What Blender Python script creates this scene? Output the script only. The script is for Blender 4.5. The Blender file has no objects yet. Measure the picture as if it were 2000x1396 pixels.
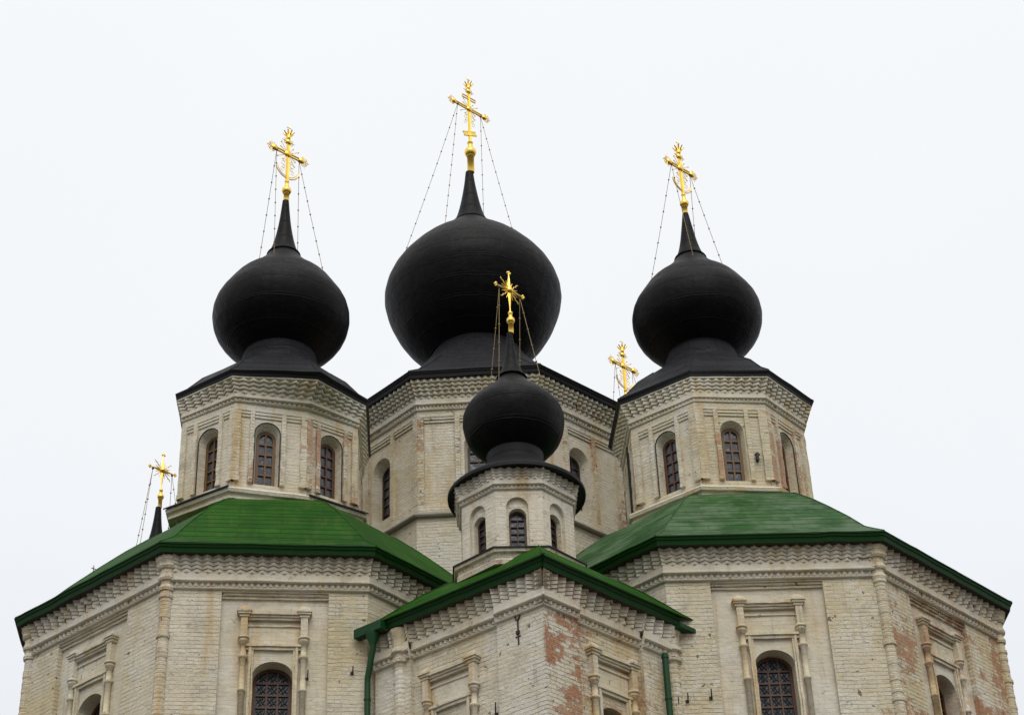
import bpy, math, random
from math import sin, cos, pi, radians, sqrt, atan2, floor
from mathutils import Vector, Matrix
from mathutils.geometry import tessellate_polygon
random.seed(7)
S = bpy.context.scene
COL = S.collection
EYE = 1.6                                   # eye height; all heights below are given from the eye level

# ------------------------------------------------------------------ camera, sky, sun
cam = bpy.data.objects.new("camera", bpy.data.cameras.new("camera")); COL.objects.link(cam)
p_, r_ = radians(34.6), radians(-2.49)
fw = Vector((0, cos(p_), sin(p_))); up0 = Vector((0, -sin(p_), cos(p_))); rt0 = Vector((1, 0, 0))
rt = rt0 * cos(r_) + up0 * sin(r_); up = up0 * cos(r_) - rt0 * sin(r_)
cam.matrix_world = Matrix(((rt.x, up.x, -fw.x, 0), (rt.y, up.y, -fw.y, 0), (rt.z, up.z, -fw.z, EYE), (0, 0, 0, 1)))
cam.data.sensor_width = 36.0; cam.data.lens = 36.0 * 3800 / 2000.0
cam.data.clip_start = 0.1; cam.data.clip_end = 5000
S.camera = cam

SUN_EL, SUN_AZ = radians(54), radians(6)   # azimuth measured from the viewer's back, to the left
W = bpy.data.worlds.new("World"); S.world = W; W.use_nodes = True
nt = W.node_tree; nt.nodes.clear()
out = nt.nodes.new("ShaderNodeOutputWorld"); bg = nt.nodes.new("ShaderNodeBackground")
sky = nt.nodes.new("ShaderNodeTexSky"); sky.sky_type = 'NISHITA'; sky.sun_disc = False
sky.sun_elevation = SUN_EL; sky.sun_rotation = pi + SUN_AZ; sky.dust_density = 6; sky.air_density = 1
tc = nt.nodes.new("ShaderNodeTexCoord"); sx = nt.nodes.new("ShaderNodeSeparateXYZ")
nt.links.new(tc.outputs["Generated"], sx.inputs[0])
ramp = nt.nodes.new("ShaderNodeValToRGB"); cr = ramp.color_ramp
cr.elements[0].position = 0.0; cr.elements[0].color = (6.6, 6.8, 7.4, 1)
cr.elements[1].position = 0.75; cr.elements[1].color = (9.9, 10.1, 10.25, 1)
e = cr.elements.new(0.30); e.color = (8.0, 8.2, 8.75, 1)
e = cr.elements.new(0.50); e.color = (9.4, 9.6, 9.9, 1)
nz = nt.nodes.new("ShaderNodeTexNoise"); nz.inputs["Scale"].default_value = 2.6; nz.inputs["Detail"].default_value = 5
ad = nt.nodes.new("ShaderNodeMath"); ad.operation = 'MULTIPLY_ADD'; ad.inputs[1].default_value = 0.30
sb = nt.nodes.new("ShaderNodeMath"); sb.operation = 'SUBTRACT'; sb.inputs[1].default_value = 0.15
nt.links.new(tc.outputs["Generated"], nz.inputs["Vector"])
nt.links.new(nz.outputs["Fac"], ad.inputs[0]); nt.links.new(sx.outputs["Z"], ad.inputs[2])
nt.links.new(ad.outputs[0], sb.inputs[0]); nt.links.new(sb.outputs[0], ramp.inputs[0])
mx = nt.nodes.new("ShaderNodeMixRGB"); mx.inputs[0].default_value = 0.94
nt.links.new(sky.outputs[0], mx.inputs[1]); nt.links.new(ramp.outputs[0], mx.inputs[2])
nt.links.new(mx.outputs[0], bg.inputs[0]); bg.inputs[1].default_value = 0.1
nt.links.new(bg.outputs[0], out.inputs[0])

sun = bpy.data.objects.new("sun", bpy.data.lights.new("sun", 'SUN')); COL.objects.link(sun)
sun.data.energy = 1.5; sun.data.angle = radians(40); sun.data.color = (1.0, 0.96, 0.89)
sd = Vector((sin(SUN_AZ) * cos(SUN_EL), -cos(SUN_AZ) * cos(SUN_EL), sin(SUN_EL)))
sun.rotation_euler = sd.to_track_quat('Z', 'Y').to_euler(); sun.location = (0, 0, 80)
S.view_settings.view_transform = 'Standard'; S.view_settings.look = 'None'
S.view_settings.exposure = 0.0; S.view_settings.gamma = 1.0
S.cycles.max_bounces = 6; S.cycles.use_denoising = True

# ------------------------------------------------------------------ materials
class NT:
    def __init__(s, name):
        s.m = bpy.data.materials.new(name); s.m.use_nodes = True
        s.t = s.m.node_tree; s.b = s.t.nodes["Principled BSDF"]
    def n(s, typ, **kw):
        q = s.t.nodes.new("ShaderNode" + typ)
        for k, v in kw.items():
            if k in q.inputs: q.inputs[k].default_value = v
            else: setattr(q, k, v)
        return q
    def l(s, a, b): s.t.links.new(a, b)
    def math(s, op, a, b=None, c=None, clamp=False):
        q = s.n("Math"); q.operation = op; q.use_clamp = clamp
        for i, x in enumerate((a, b, c)):
            if x is None: continue
            if isinstance(x, (int, float)): q.inputs[i].default_value = x
            else: s.l(x, q.inputs[i])
        return q.outputs[0]
    def mix(s, f, a, b, typ='MIX'):
        q = s.n("MixRGB"); q.blend_type = typ
        for i, x in enumerate((f, a, b)):
            if isinstance(x, (int, float)): q.inputs[i].default_value = x
            elif isinstance(x, tuple): q.inputs[i].default_value = (*x, 1)
            else: s.l(x, q.inputs[i])
        return q.outputs[0]
    def smooth(s, x, a, b):
        q = s.n("MapRange"); q.interpolation_type = 'SMOOTHSTEP'
        q.inputs[1].default_value = a; q.inputs[2].default_value = b
        s.l(x, q.inputs[0]); return q.outputs[0]
    def noise(s, vec, scale, detail=4, rough=0.55, vscale=None):
        if vscale:
            mp = s.n("Mapping"); mp.inputs["Scale"].default_value = vscale; s.l(vec, mp.inputs[0]); vec = mp.outputs[0]
        q = s.n("TexNoise"); q.inputs["Scale"].default_value = scale; q.inputs["Detail"].default_value = detail
        q.inputs["Roughness"].default_value = rough; s.l(vec, q.inputs["Vector"]); return q.outputs["Fac"]
    def bump(s, h, dist, strength=1.0, prev=None):
        q = s.n("Bump"); q.inputs["Distance"].default_value = dist; q.inputs["Strength"].default_value = strength
        s.l(h, q.inputs["Height"])
        if prev: s.l(prev, q.inputs["Normal"])
        return q.outputs[0]

def mat_whitewash(name, rowh=0.078, bw=0.26, relief=1.0):
    M = NT(name); tc = M.n("TexCoord"); ob = tc.outputs["Object"]
    uv = M.n("UVMap").outputs[0]
    def attr(n): q = M.n("Attribute"); q.attribute_name = n; return q.outputs["Fac"]
    wr, flat, stn = attr("wear"), attr("flat"), attr("stain")
    dn = M.n("TexNoise"); dn.inputs["Scale"].default_value = 4.5; dn.inputs["Detail"].default_value = 3; M.l(ob, dn.inputs["Vector"])
    sub = M.n("VectorMath", operation='SUBTRACT'); M.l(dn.outputs["Color"], sub.inputs[0]); sub.inputs[1].default_value = (.5, .5, .5)
    sc = M.n("VectorMath", operation='SCALE'); M.l(sub.outputs[0], sc.inputs[0]); sc.inputs[3].default_value = 0.055
    av = M.n("VectorMath", operation='ADD'); M.l(uv, av.inputs[0]); M.l(sc.outputs[0], av.inputs[1])
    br = M.n("TexBrick"); M.l(av.outputs[0], br.inputs["Vector"])
    for k, v in (("Color1", (0, 0, 0, 1)), ("Color2", (1, 1, 1, 1)), ("Mortar", (.5, .5, .5, 1)), ("Scale", 1.0), ("Mortar Size", .007),
                 ("Mortar Smooth", .5), ("Bias", 0.0), ("Brick Width", bw), ("Row Height", rowh)): br.inputs[k].default_value = v
    rnd = br.outputs["Color"]; mort = br.outputs["Fac"]
    sp = M.n("SeparateXYZ"); M.l(av.outputs[0], sp.inputs[0])
    fr = M.math('ABSOLUTE', M.math('SUBTRACT', M.math('FRACT', M.math('DIVIDE', sp.outputs["Y"], rowh)), .5))
    course = M.smooth(fr, .385, .485)
    nA = M.noise(ob, 1.3, 7, .68); nB = M.noise(ob, .55, 4); nC = M.noise(ob, 11, 6, .7); nD = M.noise(ob, 3.2, 5, .65)
    nS = M.noise(ob, 1.0, 6, .6, (2.6, 2.6, .22)); nS2 = M.noise(ob, 1.0, 5, .6, (7, 7, .5))
    nP = M.noise(ob, 34, 3, .65); nL = M.noise(uv, 1.0, 4, .6, (2.2, 9, 1)); nM = M.noise(ob, .8, 5, .65)
    nW = M.noise(ob, .95, 5, .7)
    keep = M.math('SUBTRACT', 1.0, M.math('MULTIPLY', flat, .82))
    # thick old limewash, yellowed
    c = M.mix(M.smooth(nB, .33, .66), (.705, .645, .515), (.610, .520, .330))
    c = M.mix(M.math('MULTIPLY', M.smooth(nD, .48, .70), .55), c, (.655, .630, .560))
    c = M.mix(M.math('MULTIPLY', flat, .45), c, (.670, .640, .570))
    c = M.mix(M.math('MULTIPLY', M.math('MULTIPLY', M.smooth(nC, .46, .70), .34), keep), c, (.46, .40, .29))
    c = M.mix(M.math('MULTIPLY', M.smooth(M.noise(ob, 1.9, 7, .72), .50, .68), .55), c, (.44, .40, .315))      # soot and damp
    c = M.mix(M.math('MULTIPLY', M.smooth(M.noise(ob, .7, 6, .75), .54, .60), .55), c, (.70, .675, .60))      # paler fresh limewash
    # ochre runs, dark runs, algae
    c = M.mix(M.math('MULTIPLY', M.smooth(M.math('ADD', nS, M.math('ADD', M.math('MULTIPLY', stn, .30), M.math('MULTIPLY', wr, .2))), .545, .76), .72), c, (.52, .345, .135))
    c = M.mix(M.math('MULTIPLY', M.smooth(M.math('ADD', nS2, M.math('MULTIPLY', stn, .10)), .60, .78), .50), c, (.30, .24, .15))
    c = M.mix(M.math('MULTIPLY', M.smooth(M.noise(ob, .9, 6, .7, (1, 1, .8)), .58, .74), .40), c, (.42, .43, .25))
    c = M.mix(1.0, c, M.math('MULTIPLY_ADD', rnd, .10, .94), 'MULTIPLY')
    patch = M.smooth(M.math('ADD', nM, M.math('MULTIPLY', wr, .25)), .36, .54)
    line = M.math('MULTIPLY', course, M.smooth(nL, .40, .62))
    joint = M.math('MULTIPLY', mort, M.smooth(M.math('ADD', nD, wr), .56, .74))
    dk = M.math('MULTIPLY', M.math('MAXIMUM', M.math('MULTIPLY', line, .85), M.math('MULTIPLY', joint, .7)), M.math('MULTIPLY', patch, keep))
    c = M.mix(M.math('MULTIPLY', dk, .74), c, (.20, .155, .095))
    # bare brick where the wash has gone
    ex = M.math('ADD', M.math('MULTIPLY', nA, .30), M.math('ADD', M.math('MULTIPLY', nC, .34), M.math('MULTIPLY', nP, .46)))
    ex = M.math('ADD', ex, M.math('ADD', M.math('MULTIPLY', M.math('SUBTRACT', rnd, .5), M.math('MULTIPLY_ADD', wr, .50, .10)), M.math('MULTIPLY_ADD', wr, M.math('MULTIPLY_ADD', M.smooth(nW, .36, .62), 1.25, .35), .055)))
    exm = M.math('MULTIPLY', M.smooth(ex, .80, .93), M.math('SUBTRACT', 1.0, M.math('MULTIPLY', flat, .7)))
    bc = M.mix(rnd, (.31, .095, .042), (.42, .185, .090))
    bc = M.mix(M.math('MULTIPLY', M.smooth(nP, .38, .7), .62), bc, (.54, .43, .30))
    bc = M.mix(mort, bc, (.40, .33, .24))
    c = M.mix(exm, c, bc)
    chip = M.math('MULTIPLY', M.math('MULTIPLY', M.smooth(fr, .25, .45), M.smooth(M.noise(ob, 13, 4, .7), .56, .66)), M.math('MULTIPLY', M.smooth(M.noise(ob, 1.7, 4), .46, .64), keep))
    c = M.mix(M.math('MULTIPLY', chip, .62), c, (.23, .150, .085))
    hole = M.math('MULTIPLY', M.smooth(M.noise(ob, 8.0, 2, .5), .70, .735), keep)
    c = M.mix(M.math('MULTIPLY', hole, .75), c, (.10, .065, .04))
    M.l(c, M.b.inputs["Base Color"]); M.b.inputs["Roughness"].default_value = .95; M.b.inputs["Specular IOR Level"].default_value = .1
    lines = M.math('MULTIPLY', M.math('MAXIMUM', M.math('MULTIPLY', course, M.math('MULTIPLY_ADD', nL, .9, .1)), M.math('MULTIPLY', mort, .22)), M.math('MULTIPLY', M.math('MULTIPLY_ADD', patch, .6, .4), keep))
    h = M.math('SUBTRACT', M.math('MULTIPLY', rnd, M.math('MULTIPLY', keep, .3)), lines)
    n1 = M.bump(h, .016 * relief, 1.0)
    h2 = M.math('ADD', nC, M.math('SUBTRACT', M.math('MULTIPLY', nP, .4), M.math('MULTIPLY', exm, .5)))
    n2 = M.bump(M.math('MULTIPLY', h2, M.math('MULTIPLY_ADD', keep, .7, .3)), .026 * (.5 + .5 * relief), .9, n1)
    n3 = M.bump(M.math('SUBTRACT', nD, hole), .05, .6, n2)
    M.l(n3, M.b.inputs["Normal"])
    return M.m

def mat_sheet(name, base, base2, streak, rough, w, h, sz=.012, spec=.5, bumpd=.012, streakamt=.5, dark=(.4, .4, .4), sc=(5.0, .55, 1), vert=.2, dent=.06, st=.48):
    M = NT(name); tc = M.n("TexCoord"); ob = tc.outputs["Object"]; uv = M.n("UVMap").outputs[0]
    br = M.n("TexBrick"); M.l(uv, br.inputs["Vector"])
    for k, v in (("Color1", (0, 0, 0, 1)), ("Color2", (1, 1, 1, 1)), ("Mortar", (.5, .5, .5, 1)), ("Scale", 1.0), ("Mortar Size", sz),
                 ("Mortar Smooth", .4), ("Brick Width", w), ("Row Height", h)): br.inputs[k].default_value = v
    nA = M.noise(ob, .9, 5, .6); nS = M.noise(uv, 1.0, 6, .65, sc); nC = M.noise(ob, 9, 4)
    c = M.mix(M.smooth(nA, .35, .65), base, base2)
    c = M.mix(M.math('MULTIPLY', M.smooth(nS, st, st + .22), streakamt), c, streak)
    c = M.mix(1.0, c, M.math('MULTIPLY_ADD', br.outputs["Color"], .22, .86), 'MULTIPLY')
    sp = M.n("SeparateXYZ"); M.l(uv, sp.inputs[0])
    vv = M.math('ADD', M.math('DIVIDE', sp.outputs["Y"], h), M.math('MULTIPLY', M.noise(ob, 1.1, 3), .22))
    fr = M.math('ABSOLUTE', M.math('SUBTRACT', M.math('FRACT', vv), .5))
    row = M.smooth(fr, .5 - sz / h, .5 - sz * .35 / h)
    seam = M.math('MAXIMUM', row, M.math('MULTIPLY', br.outputs["Fac"], vert))
    c = M.mix(M.math('MULTIPLY', seam, .85), c, tuple(a * b for a, b in zip(base, dark)))
    M.l(c, M.b.inputs["Base Color"])
    rr = M.math('MULTIPLY_ADD', nC, .25, rough - .1); M.l(rr, M.b.inputs["Roughness"]); M.b.inputs["Specular IOR Level"].default_value = spec
    hh = M.math('ADD', seam, M.math('MULTIPLY', br.outputs["Color"], .12))
    n1 = M.bump(hh, bumpd, .9); n2 = M.bump(M.math('ADD', M.math('MULTIPLY', nC, .12), M.noise(ob, 2.6, 3)), dent, .8, n1)
    M.l(n2, M.b.inputs["Normal"])
    return M.m

def mat_simple(name, col, rough=.6, metal=0, spec=.5, var=.25, bump=.0, scale=14):
    M = NT(name); ob = M.n("TexCoord").outputs["Object"]; n = M.noise(ob, scale, 5)
    c = M.mix(1.0, col, M.math('MULTIPLY_ADD', n, 2 * var, 1 - var), 'MULTIPLY')
    M.l(c, M.b.inputs["Base Color"]); M.b.inputs["Roughness"].default_value = rough; M.b.inputs["Metallic"].default_value = metal
    M.b.inputs["Specular IOR Level"].default_value = spec
    if bump: M.l(M.bump(n, bump, .8), M.b.inputs["Normal"])
    return M.m

WASH = mat_whitewash("whitewashed_brick")
TRIM = mat_whitewash("whitewashed_trim", rowh=.078, bw=.14, relief=.35)
BLACK = mat_sheet("black_sheet_metal", (.0030, .0026, .0032), (.0048, .0042, .0046), (.0095, .0082, .0075), .50, 1.25, .52, sz=.016, spec=.12, streakamt=.5, bumpd=.012, dark=(.1, .1, .1), vert=.3, dent=.035)
SKIRT = mat_sheet("grey_black_sheet", (.0115, .0118, .0145), (.0155, .016, .019), (.023, .023, .025), .55, 1.1, .42, sz=.014, spec=.15, streakamt=.4, bumpd=.02, dark=(.2, .2, .2), vert=.4, dent=.05)
GREEN = mat_sheet("green_roof_paint", (.0090, .062, .0020), (.0190, .088, .0030), (.050, .105, .010), .6, 1.6, .26, sz=.016, spec=.07, streakamt=.55, dark=(.10, .10, .10), vert=.3, dent=.04)
GREENW = mat_sheet("worn_green_roof_paint", (.0090, .060, .0045), (.020, .088, .012), (.120, .175, .100), .55, 1.6, .26, sz=.016, spec=.12, streakamt=.6, dark=(.10, .10, .10), sc=(1.3, 1.0, 1), vert=.3, dent=.04, st=.40)
GREENE = mat_simple("green_eave_paint", (.0055, .040, .0050), .5, var=.3, spec=.12)
GREENP = mat_simple("green_pipe_paint", (.004, .046, .011), .45, spec=.3, var=.15)
BLACKE = mat_simple("black_eave_paint", (.005, .005, .0065), .55, spec=.3, var=.3)
GOLD = mat_simple("gilding", (1.0, .66, .13), .30, metal=1.0, var=.14, bump=.002, scale=30)
CHAIN = mat_simple("dull_gilt_chain", (.22, .16, .07), .5, metal=.6, var=.3)
IRON = mat_simple("dark_iron", (.025, .022, .020), .7, var=.4)
RUST = mat_simple("rusty_iron", (.040, .022, .014), .8, var=.5)
FRAME = mat_simple("brown_frame_paint", (.085, .032, .010), .5, var=.35)
FRAMED = mat_simple("dark_frame_paint", (.050, .026, .012), .55, var=.35)
OCHRE = mat_simple("ochre_frame_paint", (.125, .062, .014), .5, var=.3)
PANE = mat_simple("window_glass", (.050, .053, .068), .16, spec=.6, var=.9, bump=.02, scale=5)
STONE = mat_simple("grey_flashing", (.26, .235, .19), .7, var=.3, bump=.01)
SOFFIT = mat_simple("dark_eave_boards", (.030, .024, .018), .85, var=.4)

# ------------------------------------------------------------------ mesh helpers
class MB:
    def __init__(s): s.v = []; s.f = []; s.uv = []; s.w = []; s.sm = []; s.wear = 0.05; s.flat = 0.0; s.stain = 0.0
    def face(s, pts, uv=None, wear=None):
        b = len(s.v); s.v += [tuple(p) for p in pts]; s.f.append(list(range(b, b + len(pts))))
        s.uv.append(uv); s.w.append((s.wear if wear is None else wear, s.flat, s.stain)); s.sm.append(False)
    def grid(s, rows, closed=True, uvs=None, smooth=True):
        b = len(s.v); n = len(rows[0])
        for r in rows: s.v += [tuple(p) for p in r]
        for i in range(len(rows) - 1):
            for j in range(n if closed else n - 1):
                k = (j + 1) % n
                s.f.append([b + i * n + j, b + i * n + k, b + (i + 1) * n + k, b + (i + 1) * n + j])
                s.uv.append([uvs(i, j), uvs(i, j + 1), uvs(i + 1, j + 1), uvs(i + 1, j)] if uvs else None)
                s.w.append((s.wear, s.flat, s.stain)); s.sm.append(smooth)
    def box8(s, a):                         # a: 8 corners, bottom 4 CCW then top 4
        for q in ((0, 3, 2, 1), (4, 5, 6, 7), (0, 1, 5, 4), (1, 2, 6, 5), (2, 3, 7, 6), (3, 0, 4, 7)):
            s.face([a[i] for i in q])
    def box(s, x0, x1, y0, y1, z0, z1, T=None):
        a = [(x0, y0, z0), (x1, y0, z0), (x1, y1, z0), (x0, y1, z0), (x0, y0, z1), (x1, y0, z1), (x1, y1, z1), (x0, y1, z1)]
        s.box8([T(*p) if T else p for p in a])
    def tube(s, pts, r, n=6, T=None, closed=False, cap=True):
        P = [Vector(T(*p) if T else p) for p in pts]; rows = []
        rs = r if isinstance(r, (list, tuple)) else [r] * len(P)
        prev = None
        for i, p in enumerate(P):
            if closed: d = P[(i + 1) % len(P)] - P[i - 1]
            else: d = P[min(i + 1, len(P) - 1)] - P[max(i - 1, 0)]
            d.normalize()
            if prev is None:
                a = d.orthogonal().normalized()
            else:
                a = (prev - d * prev.dot(d)); a = a.normalized() if a.length > 1e-6 else d.orthogonal().normalized()
            prev = a; b = d.cross(a)
            rows.append([p + (a * cos(2 * pi * k / n) + b * sin(2 * pi * k / n)) * rs[i] for k in range(n)])
        if closed: rows.append(rows[0])
        s.grid(rows)
        if cap and not closed:
            s.face(list(reversed(rows[0]))); s.face(rows[-1])
    def lathe(s, prof, T, n=16, a0=0, a1=2 * pi, smooth=True):
        rows = []; full = abs(a1 - a0 - 2 * pi) < 1e-6
        m = n if full else n + 1
        for r, z in prof: rows.append([T(r * cos(a0 + (a1 - a0) * k / n), r * sin(a0 + (a1 - a0) * k / n), z) for k in range(m)])
        s.grid(rows, closed=full, smooth=smooth)
    def ball(s, c, r, T=None, n=10, sz=None):
        sz = sz or r; m = max(4, n // 2); rows = []
        for i in range(m + 1):
            th = -pi / 2 + pi * i / m; rr = max(r * cos(th), 1e-4)
            rows.append([(T or (lambda *q: q))(c[0] + rr * cos(2 * pi * k / n), c[1] + rr * sin(2 * pi * k / n), c[2] + sz * sin(th)) for k in range(n)])
        s.grid(rows)

def build(name, mb, mat, parent, smooth=False, label=None):
    o = parent; off = Vector((0, 0, 0))
    while o is not None: off += o.location; o = o.parent
    me = bpy.data.meshes.new(name)
    me.from_pydata([(x - off.x, y - off.y, z + EYE - off.z) for x, y, z in mb.v], [], mb.f)
    ul = me.uv_layers.new(name="UVMap"); ats = [me.attributes.new(q, 'FLOAT', 'FACE').name for q in ("wear", "flat", "stain")]
    me.update()
    for p in me.polygons:
        for a_, v_ in zip(ats, mb.w[p.index]): me.attributes[a_].data[p.index].value = v_
        p.use_smooth = mb.sm[p.index] or smooth
        u = mb.uv[p.index]; n = p.normal
        if u is None:
            if abs(n.z) > .93:
                for li, vi in zip(p.loop_indices, p.vertices): c = me.vertices[vi].co; ul.data[li].uv = (c.x, c.y)
            else:
                t = Vector((-n.y, n.x, 0)).normalized(); k = 1 / sqrt(1 - n.z * n.z)
                for li, vi in zip(p.loop_indices, p.vertices): c = me.vertices[vi].co; ul.data[li].uv = (c.dot(t), c.z * k)
        else:
            for li, q in zip(p.loop_indices, u): ul.data[li].uv = q
    me.materials.append(mat)
    ob = bpy.data.objects.new(name, me); COL.objects.link(ob); ob.parent = parent
    if label: ob["label"] = label
    return ob

def empty(name, loc, parent=None):
    o = bpy.data.objects.new(name, None); COL.objects.link(o); o.location = loc; o.parent = parent; o.empty_display_size = .5; return o

# ------------------------------------------------------------------ the cathedral's plan
ROOT = empty("cathedral", (-.85, 40.87, 0))
ROOT["label"] = "white brick cathedral with black onion domes, gilded crosses and green roofs"
ROOT["category"] = "cathedral"

def regular(cx, cy, R, yaw):
    return [(cx + R * cos(radians(-112.5 + 45 * i + yaw)), cy + R * sin(radians(-112.5 + 45 * i + yaw))) for i in range(8)]
def offset(poly, d):                        # positive grows the polygon
    n = len(poly); out = []
    for i in range(n):
        a, b, c = Vector(poly[i - 1]), Vector(poly[i]), Vector(poly[(i + 1) % n])
        t1 = (b - a).normalized(); t2 = (c - b).normalized()
        n1 = Vector((t1.y, -t1.x)); n2 = Vector((t2.y, -t2.x)); m = n1 + n2
        out.append(tuple(b + m * (d / (1 + n1.dot(n2)))))
    return out
def symm(c, vis, base):                     # visible corners measured, the rest point-mirrored or regular
    P = list(base)
    for i, q in vis.items(): P[i % 8] = q
    for i in list(vis):
        j = (i + 4) % 8
        if not any((k % 8) == j for k in vis): P[j] = (2 * c[0] - P[i % 8][0], 2 * c[1] - P[i % 8][1])
    return P

class Face:
    def __init__(s, A, B, eL=None, eR=None):
        s.A = Vector((*A, 0)); B = Vector((*B, 0)); s.L = (B - s.A).length; s.t = (B - s.A) / s.L
        s.n = Vector((s.t.y, -s.t.x, 0)); s.eL = eL or 0; s.eR = eR or 0; s.vA = None
    def P(s, u, d, z):
        if s.vA is not None and d > 0:           # flare from the wall line to the measured eave line
            q = u / s.L; return tuple(s.A + s.t * u + (s.vA * (1 - q) + s.vB * q) * d + Vector((0, 0, z)))
        return tuple(s.A + s.t * u + s.n * d + Vector((0, 0, z)))
def faces(poly):
    n = len(poly); F = []
    for i in range(n):
        def ext(k):
            a, b, c = Vector(poly[(k - 1) % n]), Vector(poly[k % n]), Vector(poly[(k + 1) % n])
            ang = (b - a).angle_signed(c - b) if (b - a).length else 0
            return math.tan(abs(ang) / 2)
        F.append(Face(poly[i], poly[(i + 1) % n], ext(i), ext(i + 1)))
    return F

def flared(Wp, Ep, d_e):
    F = faces(Wp)
    for i, f in enumerate(F):
        j = (i + 1) % len(F)
        f.vA = Vector((Ep[i][0] - Wp[i][0], Ep[i][1] - Wp[i][1], 0)) / d_e; f.vB = Vector((Ep[j][0] - Wp[j][0], Ep[j][1] - Wp[j][1], 0)) / d_e
        f.eL = f.eR = 1e-6
    return F
def panel(mb, F, outer, holes, d):
    loops = [[Vector((u, z, 0)) for u, z in outer]] + [[Vector((u, z, 0)) for u, z in h] for h in holes]
    flat = [p for l in loops for p in l]
    for tri in tessellate_polygon(loops):
        pts = [flat[i] for i in tri]
        if (pts[1] - pts[0]).cross(pts[2] - pts[0]).z < 0: pts.reverse()
        mb.face([F.P(p.x, d, p.y) for p in pts])
def strip(mb, F, h0, d0, h1, d1):           # reveal between two outlines
    n = len(h0)
    for i in range(n):
        j = (i + 1) % n
        mb.face([F.P(*_(h0[i], d0)), F.P(*_(h0[j], d0)), F.P(*_(h1[j], d1)), F.P(*_(h1[i], d1))])
def _(q, d): return (q[0], d, q[1])
def rect(u0, u1, z0, z1): return [(u0, z0), (u1, z0), (u1, z1), (u0, z1)]
def arch(u, w, zb, zs, rise, n=14):
    return [(u - w / 2, zb), (u + w / 2, zb)] + [(u + w / 2 * cos(pi * k / n), zs + rise * sin(pi * k / n)) for k in range(n + 1)]
def sweep(mb, F, u0, u1, prof, eL=0, eR=0, closed_ends=True, wob=.0045):
    n = max(1, int((u1 - u0) / .30)); W = [(0, 0)] + [(random.uniform(-wob, wob), random.uniform(-wob, wob)) for k in range(n - 1)] + [(0, 0)]
    def pt(k, d, z):
        a, b = u0 - eL * d, u1 + eR * d; q = k / n
        return F.P(a + (b - a) * q, d + W[k][0], z + W[k][1])
    for (d0, z0), (d1, z1) in zip(prof, prof[1:]):
        for k in range(n): mb.face([pt(k, d0, z0), pt(k + 1, d0, z0), pt(k + 1, d1, z1), pt(k, d1, z1)])
    if closed_ends and not eL: mb.face([F.P(u0, d, z) for d, z in reversed(prof)])
    if closed_ends and not eR: mb.face([F.P(u1, d, z) for d, z in prof])
def fbox(mb, F, u0, u1, d0, d1, z0, z1, jit=0):
    """box on a face; long ones get slightly uneven hand-laid edges"""
    jj = max(jit, .0)
    if z1 - z0 > u1 - u0 and z1 - z0 > .5 and jit:
        n = int((z1 - z0) / .16) + 1; rows = []
        for k in range(n + 1):
            z = z0 + (z1 - z0) * k / n; e = 0 if k in (0, n) else 1
            a, b, c = [random.uniform(-.007, .007) * e for q in range(3)]
            rows.append([F.P(u0 + a, d0, z), F.P(u0 + a, d1 + c, z), F.P(u1 + b, d1 + c, z), F.P(u1 + b, d0, z)])
        for p, q in zip(rows, rows[1:]):
            for m in range(3): mb.face([p[m], p[m + 1], q[m + 1], q[m]])
        mb.face(list(reversed(rows[0]))); mb.face(rows[-1]); return
    if u1 - u0 > .6 and jit:
        n = int((u1 - u0) / .2) + 1; rows = []
        for k in range(n + 1):
            u = u0 + (u1 - u0) * k / n; a, b, c = [random.uniform(-.005, .005) for q in range(3)]
            rows.append([F.P(u, d0, z0 + a), F.P(u, d1 + c, z0 + a), F.P(u, d1 + c, z1 + b), F.P(u, d0, z1 + b)])
        for p, q in zip(rows, rows[1:]):
            for m in range(3): mb.face([p[m], q[m], q[m + 1], p[m + 1]])
        mb.face(rows[0]); mb.face(list(reversed(rows[-1]))); return
    j = lambda: random.uniform(-jj, jj)
    a = [F.P(u0 + j(), d1 + j(), z0), F.P(u1 + j(), d1 + j(), z0), F.P(u1, d0, z0), F.P(u0, d0, z0),
         F.P(u0 + j(), d1 + j(), z1), F.P(u1 + j(), d1 + j(), z1), F.P(u1, d0, z1), F.P(u0, d0, z1)]
    mb.box8(a)
def roll(z, r, d=0, n=5):                   # half-round moulding, bottom to top
    return [(d + r * sin(pi * k / n) , z - r * cos(pi * k / n)) for k in range(n + 1)]

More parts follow.
